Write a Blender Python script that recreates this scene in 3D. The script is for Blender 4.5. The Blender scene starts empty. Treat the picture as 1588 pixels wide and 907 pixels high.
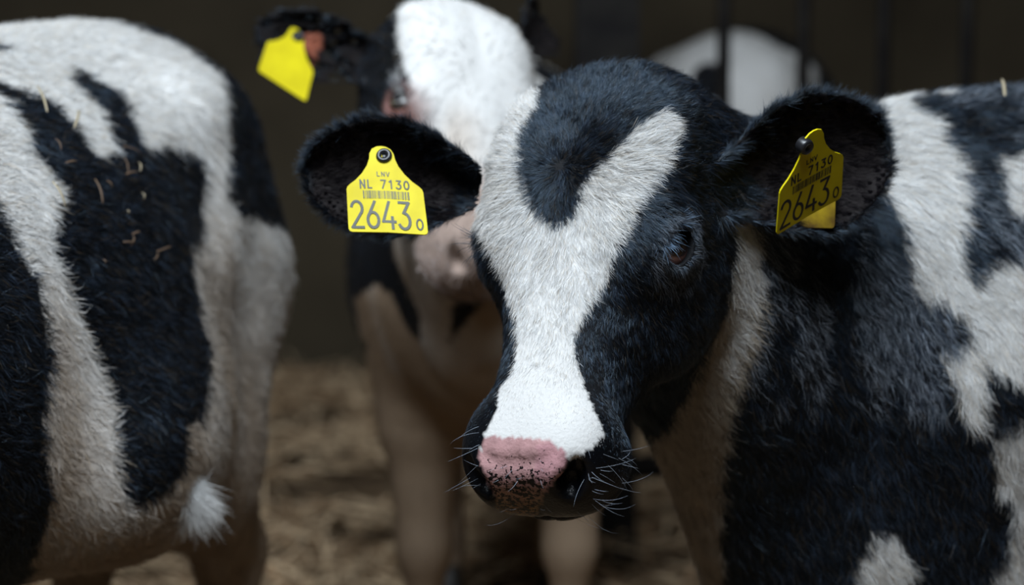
import bpy, math
import numpy as np
from mathutils import Matrix, Vector
from mathutils.bvhtree import BVHTree

# ------------------------------------------------------------------ camera, light, exposure
W, H = 1588, 907
FX = 85.0 / 36.0 * W
CAM = np.array([0.0, 0.0, 1.05])
PITCH = math.radians(7.7)
C_R = np.array([1.0, 0, 0]); C_F = np.array([0, math.cos(PITCH), -math.sin(PITCH)]); C_U = np.cross(C_R, C_F)
scene = bpy.context.scene
col = scene.collection
cd = bpy.data.cameras.new('camera'); cam = bpy.data.objects.new('camera', cd); col.objects.link(cam)
cd.lens = 85; cd.sensor_width = 36; cd.clip_start = 0.05; cd.clip_end = 60
cd.dof.use_dof = True; cd.dof.focus_distance = 1.86; cd.dof.aperture_fstop = 4.2; cd.dof.aperture_blades = 0
cam.location = CAM; cam.rotation_euler = (math.pi / 2 - PITCH, 0, 0)
scene.camera = cam
vs = scene.view_settings
vs.view_transform = 'Standard'; vs.look = 'None'; vs.gamma = 1.0; vs.exposure = 0.0; vs.use_curve_mapping = False
world = bpy.data.worlds.new('world'); scene.world = world; world.use_nodes = True
world.node_tree.nodes['Background'].inputs[0].default_value = (0.62, 0.58, 0.52, 1)
world.node_tree.nodes['Background'].inputs[1].default_value = 0.03
def area(name, loc, target, sx, sy, power, color):
    l = bpy.data.lights.new(name, 'AREA'); l.shape = 'RECTANGLE'; l.size = sx; l.size_y = sy; l.energy = power; l.color = color
    o = bpy.data.objects.new(name, l); col.objects.link(o); o.location = loc
    o.rotation_euler = (Vector(target) - Vector(loc)).to_track_quat('-Z', 'Y').to_euler()
    return o
area('daylight_from_roof_opening', (-0.45, 0.55, 3.3), (0.0, 2.3, 0.8), 2.0, 1.2, 212, (0.80, 0.90, 1.0))
try:
    scene.cycles_curves.shape = 'RIBBONS'
except Exception:
    pass
FURQ = 1.0
f32 = np.float32

def px(x, y, d):
    "a point seen at pixel x, y of the 1588x907 frame, d metres deep"
    return CAM + d * (C_F + C_R * ((x - W / 2) / FX) - C_U * ((y - H / 2) / FX))
def cdir(r, u, t):
    "a direction from right, up, towards-camera shares"
    return C_R * r + C_U * u - C_F * t
def to_px(P):
    v = P - CAM
    z = v @ C_F
    return W / 2 + FX * (v @ C_R) / z, H / 2 - FX * (v @ C_U) / z
def nrm(v):
    v = np.asarray(v, dtype=float); return v / np.linalg.norm(v)

# ------------------------------------------------------------------ noise, polygons
def hash3(i, j, k):
    n = (i * 73856093) ^ (j * 19349663) ^ (k * 83492791)
    n = (n ^ (n >> 13)) * 1274126177
    n = n ^ (n >> 16)
    return (n & 0xffff).astype(f32) / 65535.0
def vnoise(P, scale, seed=0):
    Q = np.asarray(P, dtype=np.float64) * scale + 1000.0 + seed * 17.3
    I = np.floor(Q).astype(np.int64); F = (Q - I).astype(f32); F = F * F * (3 - 2 * F)
    r = 0
    for a in (0, 1):
        for b in (0, 1):
            for c in (0, 1):
                w = (F[:, 0] if a else 1 - F[:, 0]) * (F[:, 1] if b else 1 - F[:, 1]) * (F[:, 2] if c else 1 - F[:, 2])
                r = r + w * hash3(I[:, 0] + a, I[:, 1] + b, I[:, 2] + c)
    return r
def inpoly(x, y, poly):
    ins = np.zeros(x.shape, bool)
    n = len(poly)
    for i in range(n):
        x0, y0 = poly[i]; x1, y1 = poly[(i + 1) % n]
        if y0 == y1: continue
        c = ((y0 > y) != (y1 > y)) & (x < (x1 - x0) * (y - y0) / (y1 - y0) + x0)
        ins ^= c
    return ins

# ------------------------------------------------------------------ implicit shapes
def smin(a, b, k):
    h = np.maximum(k - np.abs(a - b), 0) / k
    return np.minimum(a, b) - h * h * k * 0.25
def smax(a, b, k): return -smin(-a, -b, k)
def ell(P, c, r):
    q = P - np.asarray(c, f32); r = np.asarray(r, f32)
    k0 = np.sqrt(((q / r) ** 2).sum(1)); k1 = np.sqrt(((q / (r * r)) ** 2).sum(1)) + 1e-9
    return k0 * (k0 - 1) / k1
def rcone(P, a, b, ra, rb):
    a = np.asarray(a, f32); b = np.asarray(b, f32); ba = b - a
    t = np.clip(((P - a) @ ba) / (ba @ ba), 0, 1)
    q = P - a - t[:, None] * ba
    return np.sqrt((q * q).sum(1)) - (ra + (rb - ra) * t)
class Loft:
    "superellipse sections along one axis: rows of (s, centre, half height, half width, taper)"
    def __init__(s, rows, n=2.3, sm=0.02):
        rows = np.array(rows, float); s.s0, s.s1 = rows[0, 0], rows[-1, 0]
        s.x = np.linspace(s.s0, s.s1, 300)
        T = [np.interp(s.x, rows[:, 0], rows[:, i]) for i in range(1, rows.shape[1])]
        dx = s.x[1] - s.x[0]; m = max(1, int(sm / dx)); ker = np.exp(-0.5 * (np.arange(-3 * m, 3 * m + 1) / m) ** 2); ker /= ker.sum()
        s.T = [np.convolve(np.pad(t, 3 * m, mode='reflect', reflect_type='odd'), ker, mode='valid') for t in T]
        s.n = n
    def __call__(s, S, V, U):
        "S along, V up, U across"
        c, h, w, tp = [np.interp(S, s.x, t).astype(f32) for t in s.T]
        v = (V - c) / h
        ww = w * (1 + tp * np.clip(v, -1.2, 1.2))
        g = (np.abs(v) ** s.n + np.abs(U / ww) ** s.n + 1e-9) ** (1 / s.n)
        d = (g - 1) * np.minimum(h, ww) * 0.9
        e = np.maximum(s.s0 - S, S - s.s1)
        return smax(d, e.astype(f32), 0.03)

# ------------------------------------------------------------------ surface nets
def polygonise(fn, lo, hi, h):
    lo = np.asarray(lo, float); B = 4
    nb = np.ceil((np.asarray(hi) - lo) / (h * B)).astype(int)
    cx = [lo[i] + (np.arange(nb[i]) + 0.5) * h * B - h * 0.5 for i in range(3)]
    G = np.stack(np.meshgrid(*cx, indexing='ij'), -1).reshape(-1, 3).astype(f32)
    c = fn(G).reshape(nb)
    N = nb * B
    F = np.repeat(np.repeat(np.repeat(c, B, 0), B, 1), B, 2).astype(f32)
    near = np.argwhere(np.abs(c) < h * B * 1.6)
    off = np.stack(np.meshgrid(range(B), range(B), range(B), indexing='ij'), -1).reshape(-1, 3)
    for s in range(0, len(near), 8000):
        idx = (near[s:s + 8000][:, None, :] * B + off[None]).reshape(-1, 3)
        F[idx[:, 0], idx[:, 1], idx[:, 2]] = fn((lo + idx * h).astype(f32))
    S = F < 0
    ids, quads, pos = [], [], []
    st = np.array([N[1] * N[2], N[2], 1])
    for ax in range(3):
        sl0 = [slice(1, -1)] * 3; sl1 = [slice(1, -1)] * 3
        sl0[ax] = slice(0, -1); sl1[ax] = slice(1, None)
        A = S[tuple(sl0)]; Bq = S[tuple(sl1)]
        e = np.argwhere(A != Bq)
        o = np.array([1, 1, 1]); o[ax] = 0
        e = e + o
        e2 = e.copy(); e2[:, ax] += 1
        fa = F[e[:, 0], e[:, 1], e[:, 2]]; fb = F[e2[:, 0], e2[:, 1], e2[:, 2]]
        t = fa / (fa - fb)
        p = e.astype(float); p[:, ax] += t
        b, c2 = [(1, 2), (2, 0), (0, 1)][ax]
        base = e @ st
        q = np.stack([base - st[b] - st[c2], base - st[c2], base, base - st[b]], 1)
        flip = ~S[e[:, 0], e[:, 1], e[:, 2]]
        q[flip] = q[flip][:, ::-1]
        quads.append(q); pos.append(np.repeat(p[:, None], 4, 1))
    quads = np.concatenate(quads); pos = np.concatenate(pos).reshape(-1, 3)
    u, inv = np.unique(quads.reshape(-1), return_inverse=True)
    inv = inv.reshape(-1)
    cnt = np.bincount(inv)
    V = np.stack([np.bincount(inv, pos[:, i]) / cnt for i in range(3)], 1) * h + lo
    Q = inv.reshape(-1, 4)
    for _ in range(2):                                   # pull the vertices onto the surface
        g, d = grad(fn, V, h * 0.5)
        V = V - g * np.clip(d / np.maximum((g * g).sum(1), 0.2), -h, h)[:, None] * 0.8
    return V, Q
def grad(fn, V, e):
    V = V.astype(f32); d = fn(V)
    g = np.stack([(fn(V + np.eye(3, dtype=f32)[i] * f32(e)) - d) / e for i in range(3)], 1)
    return g, d

def mesh_obj(name, V, Fs, mat=None, parent=None, origin=None, smooth=True):
    V = np.asarray(V, float)
    if origin is not None: V = V - np.asarray(origin)
    pp_ = parent
    while pp_: V = V - np.array(pp_.location); pp_ = pp_.parent
    me = bpy.data.meshes.new(name)
    me.from_pydata([tuple(v) for v in V], [], [tuple(int(i) for i in f) for f in Fs])
    me.update()
    if smooth: me.polygons.foreach_set('use_smooth', np.ones(len(me.polygons), bool))
    if mat: me.materials.append(mat)
    o = bpy.data.objects.new(name, me); col.objects.link(o)
    if origin is not None: o.location = origin
    if parent: o.parent = parent
    return o
def empty(name, loc, label, cat, group=None):
    o = bpy.data.objects.new(name, None); col.objects.link(o); o.location = loc; o.empty_display_size = 0.1
    tag(o, label, cat, group); return o
def tag(o, label=None, cat=None, group=None, kind=None):
    if label: o['label'] = label
    if cat: o['category'] = cat
    if group: o['group'] = group
    if kind: o['kind'] = kind

# ------------------------------------------------------------------ materials
def mat(name, base=(0.5, 0.5, 0.5), rough=0.6, spec=0.5, **kw):
    m = bpy.data.materials.new(name); m.use_nodes = True
    b = m.node_tree.nodes['Principled BSDF']
    b.inputs['Base Color'].default_value = (*base, 1); b.inputs['Roughness'].default_value = rough
    b.inputs['Specular IOR Level'].default_value = spec
    for k, v in kw.items(): b.inputs[k].default_value = v
    return m
def nd(m, t, **kw):
    n = m.node_tree.nodes.new(t)
    for k, v in kw.items():
        if k in n.inputs: n.inputs[k].default_value = v
        else: setattr(n, k, v)
    return n
def lk(m, a, b): m.node_tree.links.new(a, b)
def bsdf(m): return m.node_tree.nodes['Principled BSDF']
def noisy(m, c0, c1, scale, detail=5, bump=0.0, lo=0.35, hi=0.65, stretch=(1, 1, 1)):
    tc = nd(m, 'ShaderNodeTexCoord'); mp = nd(m, 'ShaderNodeMapping', Scale=stretch); lk(m, tc.outputs['Object'], mp.inputs[0])
    n = nd(m, 'ShaderNodeTexNoise', Scale=scale, Detail=detail); lk(m, mp.outputs[0], n.inputs['Vector'])
    r = nd(m, 'ShaderNodeValToRGB'); r.color_ramp.elements[0].position = lo; r.color_ramp.elements[1].position = hi
    r.color_ramp.elements[0].color = (*c0, 1); r.color_ramp.elements[1].color = (*c1, 1)
    lk(m, n.outputs['Fac'], r.inputs[0]); lk(m, r.outputs[0], bsdf(m).inputs['Base Color'])
    if bump:
        b = nd(m, 'ShaderNodeBump', Strength=bump, Distance=0.02); lk(m, n.outputs['Fac'], b.inputs['Height']); lk(m, b.outputs[0], bsdf(m).inputs['Normal'])
    return m

m_skin = mat('calf_skin', rough=0.75, spec=0.25)
a_ = nd(m_skin, 'ShaderNodeAttribute', attribute_name='coat'); 
n_ = nd(m_skin, 'ShaderNodeTexNoise', Scale=330.0, Detail=3.0); tc_ = nd(m_skin, 'ShaderNodeTexCoord')
lk(m_skin, tc_.outputs['Object'], n_.inputs['Vector'])
b_ = nd(m_skin, 'ShaderNodeBump', Strength=0.35, Distance=0.002); lk(m_skin, n_.outputs['Fac'], b_.inputs['Height']); lk(m_skin, b_.outputs[0], bsdf(m_skin).inputs['Normal'])
# bare nose leather: its own mask, black speckles and a wet gloss
a2 = nd(m_skin, 'ShaderNodeAttribute', attribute_name='nose')      # r = bare leather, g = how speckled
sp = nd(m_skin, 'ShaderNodeSeparateColor'); lk(m_skin, a2.outputs['Color'], sp.inputs[0])
vn = nd(m_skin, 'ShaderNodeTexNoise', Scale=300.0, Detail=2.0, Roughness=0.6); lk(m_skin, tc_.outputs['Object'], vn.inputs['Vector'])
ad = nd(m_skin, 'ShaderNodeMath', operation='ADD'); lk(m_skin, vn.outputs['Fac'], ad.inputs[0]); lk(m_skin, sp.outputs[1], ad.inputs[1])
rp = nd(m_skin, 'ShaderNodeValToRGB'); rp.color_ramp.elements[0].position = 0.93; rp.color_ramp.elements[1].position = 0.99; lk(m_skin, ad.outputs[0], rp.inputs[0])
mx = nd(m_skin, 'ShaderNodeMix', data_type='RGBA'); lk(m_skin, rp.outputs[0], mx.inputs[0]); lk(m_skin, a_.outputs['Color'], mx.inputs[6]); mx.inputs[7].default_value = (0.006, 0.005, 0.006, 1)
lk(m_skin, mx.outputs[2], bsdf(m_skin).inputs['Base Color'])
rr = nd(m_skin, 'ShaderNodeMapRange'); rr.inputs[3].default_value = 0.8; rr.inputs[4].default_value = 0.32; lk(m_skin, sp.outputs[0], rr.inputs[0]); lk(m_skin, rr.outputs[0], bsdf(m_skin).inputs['Roughness'])

def fur_mat(name, rough=0.36, spec=0.75, tint=(0.6, 0.8, 1.0)):
    m = mat(name, rough=rough, spec=spec)
    a = nd(m, 'ShaderNodeAttribute', attribute_name='coat'); lk(m, a.outputs['Color'], bsdf(m).inputs['Base Color'])
    bsdf(m).inputs['Specular Tint'].default_value = (*tint, 1)
    return m
m_fur = fur_mat('calf_fur')
m_down = fur_mat('inner_ear_down', 0.8, 0.12)
m_lash = fur_mat('calf_lashes', 0.35, 0.8)
m_hoof = mat('hoof_horn', (0.03, 0.025, 0.02), 0.5)
def eye_mat():
    m = mat('calf_eye', (0.004, 0.003, 0.003), 0.06, 0.6)
    a = nd(m, 'ShaderNodeAttribute', attribute_name='coat'); lk(m, a.outputs['Color'], bsdf(m).inputs['Base Color'])
    bsdf(m).inputs['Coat Weight'].default_value = 0.6; bsdf(m).inputs['Coat Roughness'].default_value = 0.03
    return m
m_eye = eye_mat()

# coat colours
BLACK = np.array([0.0030, 0.0036, 0.0055]); WHITE = np.array([0.72, 0.70, 0.67]); TAN = np.array([0.43, 0.36, 0.28])

# ------------------------------------------------------------------ head (own frame: x across, f to the muzzle, u dorsal)
HEAD = Loft([(-0.148, -0.030, 0.035, 0.045, 0.0),
             (-0.130, -0.022, 0.058, 0.052, 0.1),
             (-0.100, -0.020, 0.088, 0.070, 0.08),
             (-0.050, -0.022, 0.094, 0.079, 0.08),
             (0.000, -0.026, 0.090, 0.079, 0.10),
             (0.045, -0.030, 0.080, 0.066, 0.02),
             (0.090, -0.030, 0.066, 0.052, -0.02),
             (0.130, -0.028, 0.054, 0.046, -0.02),
             (0.165, -0.026, 0.050, 0.053, 0.0),
             (0.202, -0.029, 0.046, 0.048, 0.0),
             (0.226, -0.031, 0.040, 0.040, 0.0)], n=2.35, sm=0.016)
EYE_C = np.array([0.0695, 0.012, 0.005]); EYE_R = 0.0195
EYE_D = nrm([0.80, 0.14, 0.50])
def head_sdf(Q):
    x, f, u = Q[:, 0], Q[:, 1], Q[:, 2]
    ax = np.abs(x); A = np.stack([ax, f, u], 1)
    d = HEAD(f, u, x)
    d = smin(d, ell(A, (0.055, 0.004, 0.010), (0.037, 0.046, 0.040)), 0.022)       # orbit
    d = smin(d, ell(A, (0.052, 0.012, -0.060), (0.030, 0.062, 0.052)), 0.03)       # cheek muscle
    d = smin(d, ell(A, (0.038, -0.060, 0.040), (0.042, 0.055, 0.030)), 0.03)       # frontal bone
    d = smin(d, ell(A, (0.061, -0.100, 0.040), (0.015, 0.015, 0.016)), 0.012)      # horn bud
    d = smin(d, ell(A, (0.000, -0.116, 0.028), (0.045, 0.028, 0.026)), 0.03)       # poll
    d = smin(d, ell(A, (0.034, 0.186, -0.020), (0.028, 0.036, 0.032)), 0.02)       # nostril wings
    d = smin(d, ell(A, (0.033, 0.185, -0.045), (0.030, 0.032, 0.024)), 0.02)       # upper lip
    d = smin(d, ell(A, (0.000, 0.180, -0.070), (0.038, 0.034, 0.018)), 0.014)      # lower lip and chin
    g = np.abs(u + 0.0625 + 0.25 * (f - 0.2) * (f - 0.2)) - 0.0012                 # mouth slit
    d = smax(d, -smax(smax(g, 0.145 - f, 0.004), -(d + 0.007), 0.003), 0.004)
    # nostrils: a comma opening on each wing
    c1 = ell(A, (0.037, 0.2225, -0.014), (0.0085, 0.016, 0.011)); c2 = ell(A, (0.046, 0.217, -0.003), (0.006, 0.013, 0.012))
    d = smax(d, -smin(c1, c2, 0.008), 0.006)
    d = d + (0.0020 * np.exp(-((u - 0.006 - 4 * ax * ax) / 0.0035) ** 2) + 0.0012 * np.exp(-(x / 0.003) ** 2)) * np.clip((f - 0.19) / 0.02, 0, 1) * (ax < 0.034)   # folds of the nose pad
    # eyelids round the eyeball, cut open in an almond
    q = A - EYE_C.astype(f32)
    lid = np.sqrt((q * q).sum(1)) - 0.0238
    d = smin(d, lid, 0.010)
    e0 = EYE_D; e1 = nrm(np.cross(e0, [0, 0, 1.0])); e1 = -e1 if e1[1] < 0 else e1; e2 = nrm(np.cross(e0, e1)); e2 = e2 if e2[2] > 0 else -e2
    o = q @ e0.astype(f32); p = q @ e1.astype(f32); r = q @ e2.astype(f32)
    k = np.sqrt((p / 0.0170) ** 2 + ((r + 0.0006) / 0.0138) ** 2) - 1
    cut = smax(k * 0.0138, 0.004 - o, 0.003)
    d = smax(d, -cut, 0.0025)
    ball = np.sqrt((q * q).sum(1)) - (EYE_R - 0.001)
    d = np.maximum(d, -smax(ball, 0.002 - o, 0.001))
    return d
def head_pose(eye_mid, yaw, pitch, roll=0.0, scale=1.0):
    "yaw: nose to image left; pitch: how far the nose swings from straight down towards the camera"
    yw, p, r = math.radians(yaw), math.radians(pitch), math.radians(roll)
    X = np.array([math.cos(yw), 0, math.sin(yw)]); n = np.array([-math.sin(yw), 0, math.cos(yw)]); dn = np.array([0, -1.0, 0])
    Fv = dn * math.cos(p) + n * math.sin(p); U = n * math.cos(p) - dn * math.sin(p)
    R2 = np.array([[math.cos(r), -math.sin(r), 0], [math.sin(r), math.cos(r), 0], [0, 0, 1]])
    M = np.stack([cdir(*(R2 @ v)) for v in (X, Fv, U)], 1)       # columns: head axes in the world
    return dict(o=np.asarray(eye_mid), M=M, s=scale)
def h2w(hp, q): return hp['o'] + (np.asarray(q) * hp['s']) @ hp['M'].T
def w2h(hp, P): return ((P - hp['o']) @ hp['M'] / hp['s']).astype(f32)

class Ear:
    WA = np.array([0, .08, .2, .35, .5, .65, .8, .9, .96, 1.0]); WV = np.array([.34, .45, .66, .88, 1.0, .98, .80, .58, .38, .02])
    def __init__(s, base, tip, up, width, cup=0.028, arch=0.012, th=0.0028):
        s.b0 = np.asarray(base); v = np.asarray(tip) - s.b0; s.L = np.linalg.norm(v); s.A = v / s.L
        s.B = nrm(up - (up @ s.A) * s.A); s.C = np.cross(s.A, s.B)
        if s.C @ C_F > 0: s.C = -s.C
        s.w, s.cup, s.arch, s.th = width, cup, arch, th
    def loc(s, P):
        q = (P - s.b0).astype(f32)
        return q @ s.A.astype(f32) / s.L, q @ s.B.astype(f32), q @ s.C.astype(f32)
    def c0(s, a, b):
        w = np.interp(a, s.WA, s.WV) * s.w
        k = np.clip(b / np.maximum(w, 0.01), -1.15, 1.15)
        return (s.cup * (1.25 - 0.75 * np.clip(a, 0, 1))) * (k * k - 0.5) - s.arch * np.clip(a, 0, 1) ** 2 + 0.006 * np.clip(a, 0, 1)
    def sdf(s, P):
        a, b, c = s.loc(P)
        w = (np.interp(a, s.WA, s.WV) * s.w).astype(f32)
        c0 = s.c0(a, b)
        sl = 2 * s.cup * np.abs(b) / np.maximum(w, 0.012) ** 2
        dn = (np.abs(c - c0) - s.th) / np.sqrt(1 + sl * sl)
        d = smax(dn.astype(f32), np.abs(b) - w, 0.004)
        d = smax(d, np.maximum(a - 1, -a) * s.L, 0.006)
        return d
    def point(s, a, b, lift=0.0):
        c = float(s.c0(np.array([a]), np.array([b]))[0])
        return s.b0 + s.A * (a * s.L) + s.B * b + s.C * (c + s.th + lift)

# ------------------------------------------------------------------ body (own frame: x forward, y left, z up; feet on z = 0)
BODY = Loft([(-0.05, 0.77, 0.08, 0.08, 0.0),
             (0.01, 0.772, 0.156, 0.140, 0.22),
             (0.10, 0.750, 0.189, 0.168, 0.22),
             (0.20, 0.738, 0.206, 0.187, 0.10),
             (0.32, 0.710, 0.22, 0.205, -0.08),
             (0.45, 0.690, 0.24, 0.225, -0.15),
             (0.62, 0.690, 0.24, 0.215, -0.15),
             (0.78, 0.700, 0.23, 0.175, -0.12),
             (0.92, 0.710, 0.20, 0.145, -0.10),
             (1.00, 0.705, 0.15, 0.10, -0.05),
             (1.04, 0.700, 0.09, 0.06, 0.0)], n=2.15, sm=0.04)
class Calf:
    def __init__(s, hip, ang, hp=None, ears=(), scale=1.0, neck=None, extra=None, girth=1.0, neck_r=(0.15, 0.125, 0.095), sway=0.0):
        s.hip = np.array([hip[0], hip[1], 0.0]); s.c, s.s = math.cos(ang), math.sin(ang)
        s.hp, s.ears, s.k, s.extra, s.g = hp, ears, scale, extra, girth
        s.R = np.array([[s.c, -s.s, 0], [s.s, s.c, 0], [0, 0, 1.0]]); s.neck_mid = neck; s.nr = neck_r
    def b2w(s, q): return s.hip + (np.asarray(q, float) * s.k) @ s.R.T
    def w2b(s, P): return ((P - s.hip) @ s.R / s.k).astype(f32)
    FEET = [(0.05, 0.088), (0.05, -0.088), (0.84, 0.10), (0.84, -0.10)]
    def sdf(s, P):
        Q = s.w2b(P); x, y, z = Q.T
        ay = np.abs(y); A = np.stack([x, ay, z], 1)
        d = BODY(x, z, y / s.g)
        d = smin(d, ell(A, (0.20, 0.130, 0.865), (0.05, 0.035, 0.03)), 0.04)               # hook bone
        d = smin(d, ell(A, (0.40, 0.0, 0.905), (0.45, 0.045, 0.03)), 0.06)                # backbone ridge
        d = smax(d, -ell(A, (0.29, 0.235, 0.80), (0.055, 0.045, 0.05)), 0.06)             # hollow of the flank
        hl = rcone(A, (0.10, 0.075, 0.68), (0.21, 0.115, 0.50), 0.118, 0.075)               # hind leg
        hl = smin(hl, rcone(A, (0.17, 0.11, 0.50), (0.00, 0.088, 0.37), 0.070, 0.036), 0.05)
        hl = smin(hl, rcone(A, (0.00, 0.088, 0.37), (0.035, 0.088, 0.13), 0.034, 0.024), 0.03)
        hl = smin(hl, rcone(A, (0.035, 0.088, 0.13), (0.055, 0.088, 0.07), 0.027, 0.026), 0.02)
        d = smin(d, hl, 0.06)
        d = smin(d, ell(A, (0.03, 0.085, 0.64), (0.07, 0.07, 0.16)), 0.05)                # buttock
        fl = rcone(A, (0.84, 0.085, 0.66), (0.82, 0.10, 0.48), 0.105, 0.062)               # fore leg
        fl = smin(fl, rcone(A, (0.82, 0.10, 0.48), (0.84, 0.10, 0.31), 0.055, 0.036), 0.03)
        fl = smin(fl, ell(A, (0.845, 0.10, 0.30), (0.036, 0.034, 0.045)), 0.02)
        fl = smin(fl, rcone(A, (0.84, 0.10, 0.28), (0.84, 0.10, 0.12), 0.027, 0.023), 0.02)
        fl = smin(fl, rcone(A, (0.84, 0.10, 0.12), (0.855, 0.10, 0.065), 0.027, 0.026), 0.02)
        d = smin(d, fl, 0.05)
        d = smin(d, rcone(A, (-0.035, 0, 0.84), (-0.055, 0, 0.55), 0.020, 0.012), 0.02)    # tail
        d = smin(d, rcone(A, (-0.055, 0, 0.55), (-0.05, 0, 0.42), 0.012, 0.022), 0.02)
        d = d * s.k
        if s.hp is not None:
            nk = [s.b2w((0.90, 0, 0.73)), s.neck_mid, h2w(s.hp, (0, -0.10, -0.035))]
            n = rcone(P, nk[0], nk[1], s.nr[0] * s.k, s.nr[1] * s.k)
            n = smin(n, rcone(P, nk[1], nk[2], s.nr[1] * s.k, s.nr[2] * s.hp['s']), 0.05)
            th = h2w(s.hp, (0, -0.045, -0.085))                                           # throat
            n = smin(n, rcone(P, s.b2w((0.98, 0, 0.60)), th, 0.085 * s.k, 0.055 * s.hp['s']), 0.07)
            d = smin(d, n, 0.09)
            bound = np.sqrt(((P - s.hp['o'].astype(f32)) ** 2).sum(1))
            near = bound < 0.40 * s.hp['s']
            hd = np.full(len(P), 0.3, f32) + np.maximum(bound - 0.4, 0)
            if near.any():
                hs = head_sdf(w2h(s.hp, P[near])) * s.hp['s']
                e = None
                for er in s.ears:
                    q = er.sdf(P[near]); e = q if e is None else np.minimum(e, q)
                dn = smin(d[near], hs, 0.035)
                # the neck does not fill the face
                dn = np.where(hs < dn, hs, dn)
                if e is not None: dn = smin(dn, e, 0.016)
                d = d.copy(); d[near] = dn
        if s.extra: d = s.extra(P, d)
        return d
    def bounds(s):
        pts = [s.b2w(q) for q in [(-0.12, -0.28, 0), (-0.12, 0.28, 0), (1.08, -0.28, 0), (1.08, 0.28, 1.0)]]
        if s.hp is not None:
            pts += [s.hp['o'] + np.array(v) * 0.27 for v in ((1, 1, 1), (-1, -1, -1))]
            for e in s.ears: pts += [e.b0 + e.A * (e.L + .03) + np.array(v) * 0.05 for v in ((1, 1, 1), (-1, -1, -1))]
        pts = np.array(pts); lo = pts.min(0) - 0.02; hi = pts.max(0) + 0.02
        lo[2] = 0.035
        return lo, hi

def set_col(me, name, C):
    a = me.attributes.new(name, 'FLOAT_COLOR', 'POINT')
    a.data.foreach_set('color', np.concatenate([C, np.ones((len(C), 1))], 1).astype(f32).ravel())

def vert_normals(V, Q):
    n = np.cross(V[Q[:, 2]] - V[Q[:, 0]], V[Q[:, 3]] - V[Q[:, 1]])
    N = np.stack([np.bincount(Q.ravel(), np.repeat(n[:, i], 4), minlength=len(V)) for i in range(3)], 1)
    return N / (np.linalg.norm(N, axis=1)[:, None] + 1e-12)

def strands(name, parent, P0, N, D, L, rad, color, m, lean=0.35, pts=5, curl=0.12, seed=3, droop=0.0, clump=1.0):
    "hair curves rooted at P0, rising along N, lying along D"
    rng = np.random.default_rng(seed); n = len(P0)
    lean = np.broadcast_to(np.asarray(lean, float), (n,))[:, None]
    ck = np.clip(L / 0.010, 0.1, 1)[:, None]; L = L[:, None]
    t = np.linspace(0, 1, pts)
    J = rng.normal(size=(n, 3)) * curl; J2 = rng.normal(size=(n, 3)) * curl * 0.6
    for cell, amp in ((0.0026, 0.30), (0.009, 0.22)):
        I = np.floor((P0 + (np.stack([vnoise(P0, 90, k_) for k_ in (31, 32, 33)], 1) - 0.5) * 0.006) / cell + 4000).astype(np.int64)
        hv = np.stack([hash3(I[:, 0] + 11 * k_, I[:, 1], I[:, 2] + 7 * k_) for k_ in range(4)], 1)
        J = J + (hv[:, :3] - 0.5) * 2 * amp * clump * ck
        lean = lean * (1 + (hv[:, 3:4] - 0.5) * 0.8 * clump * ck)
    Dn = D + J; Dn -= (Dn * N).sum(1)[:, None] * N; Dn /= np.linalg.norm(Dn, axis=1)[:, None] + 1e-9
    pos = np.empty((n, pts, 3), f32)
    for i, tt in enumerate(t):
        pos[:, i] = P0 - N * 0.0012 + L * (N * (lean * 1.5 * tt - lean * 0.75 * tt * tt) + Dn * (tt * (1 - 0.25 * lean)) + J2 * tt * tt - np.array([0, 0, droop]) * tt * tt)
    hc = bpy.data.hair_curves.new(name); hc.add_curves([pts] * n)
    O = np.array(parent.location) if parent else np.zeros(3)
    hc.attributes['position'].data.foreach_set('vector', (pos - O.astype(f32)).ravel())
    ra = hc.attributes.get('radius') or hc.attributes.new('radius', 'FLOAT', 'POINT')
    prof = np.array([1, 1, .85, .6, .15]) if pts == 5 else np.interp(t, [0, .5, 1], [1, .8, .1])
    ra.data.foreach_set('value', (rad * prof[None, :] * (0.7 + 0.6 * rng.random((n, 1)))).astype(f32).ravel())
    ca = hc.attributes.new('coat', 'FLOAT_COLOR', 'CURVE')
    ca.data.foreach_set('color', np.concatenate([color, np.ones((n, 1))], 1).astype(f32).ravel())
    hc.materials.append(m)
    o = bpy.data.objects.new(name, hc); col.objects.link(o)
    if parent: o.parent = parent
    return o

def sample(V, Q, VN, n, weight, seed):
    rng = np.random.default_rng(seed)
    T = np.concatenate([Q[:, [0, 1, 2]], Q[:, [0, 2, 3]]])
    a = np.linalg.norm(np.cross(V[T[:, 1]] - V[T[:, 0]], V[T[:, 2]] - V[T[:, 0]]), axis=1)
    cen = V[T].mean(1); fn_ = VN[T].mean(1)
    w = a * weight(cen, fn_); w = np.maximum(w, 0)
    cs = np.cumsum(w); idx = np.searchsorted(cs, rng.random(n) * cs[-1])
    idx = np.minimum(idx, len(T) - 1)
    r1 = np.sqrt(rng.random(n)); r2 = rng.random(n)
    b = np.stack([1 - r1, r1 * (1 - r2), r1 * r2], 1)[:, :, None]
    P = (V[T[idx]] * b).sum(1); N = (VN[T[idx]] * b).sum(1); N /= np.linalg.norm(N, axis=1)[:, None] + 1e-9
    return P, N

def view_weight(P, N, back=-0.35, mx=180, my=150):
    v = CAM - P; v /= np.linalg.norm(v, axis=1)[:, None]
    f = (v * N).sum(1)
    x, y = to_px(P)
    inn = (x > -mx) & (x < W + mx) & (y > -my) & (y < H + my)
    return np.where(inn & (f > back), 0.55 + 0.45 * np.clip(1 - f, 0, 1), 0)

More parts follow.
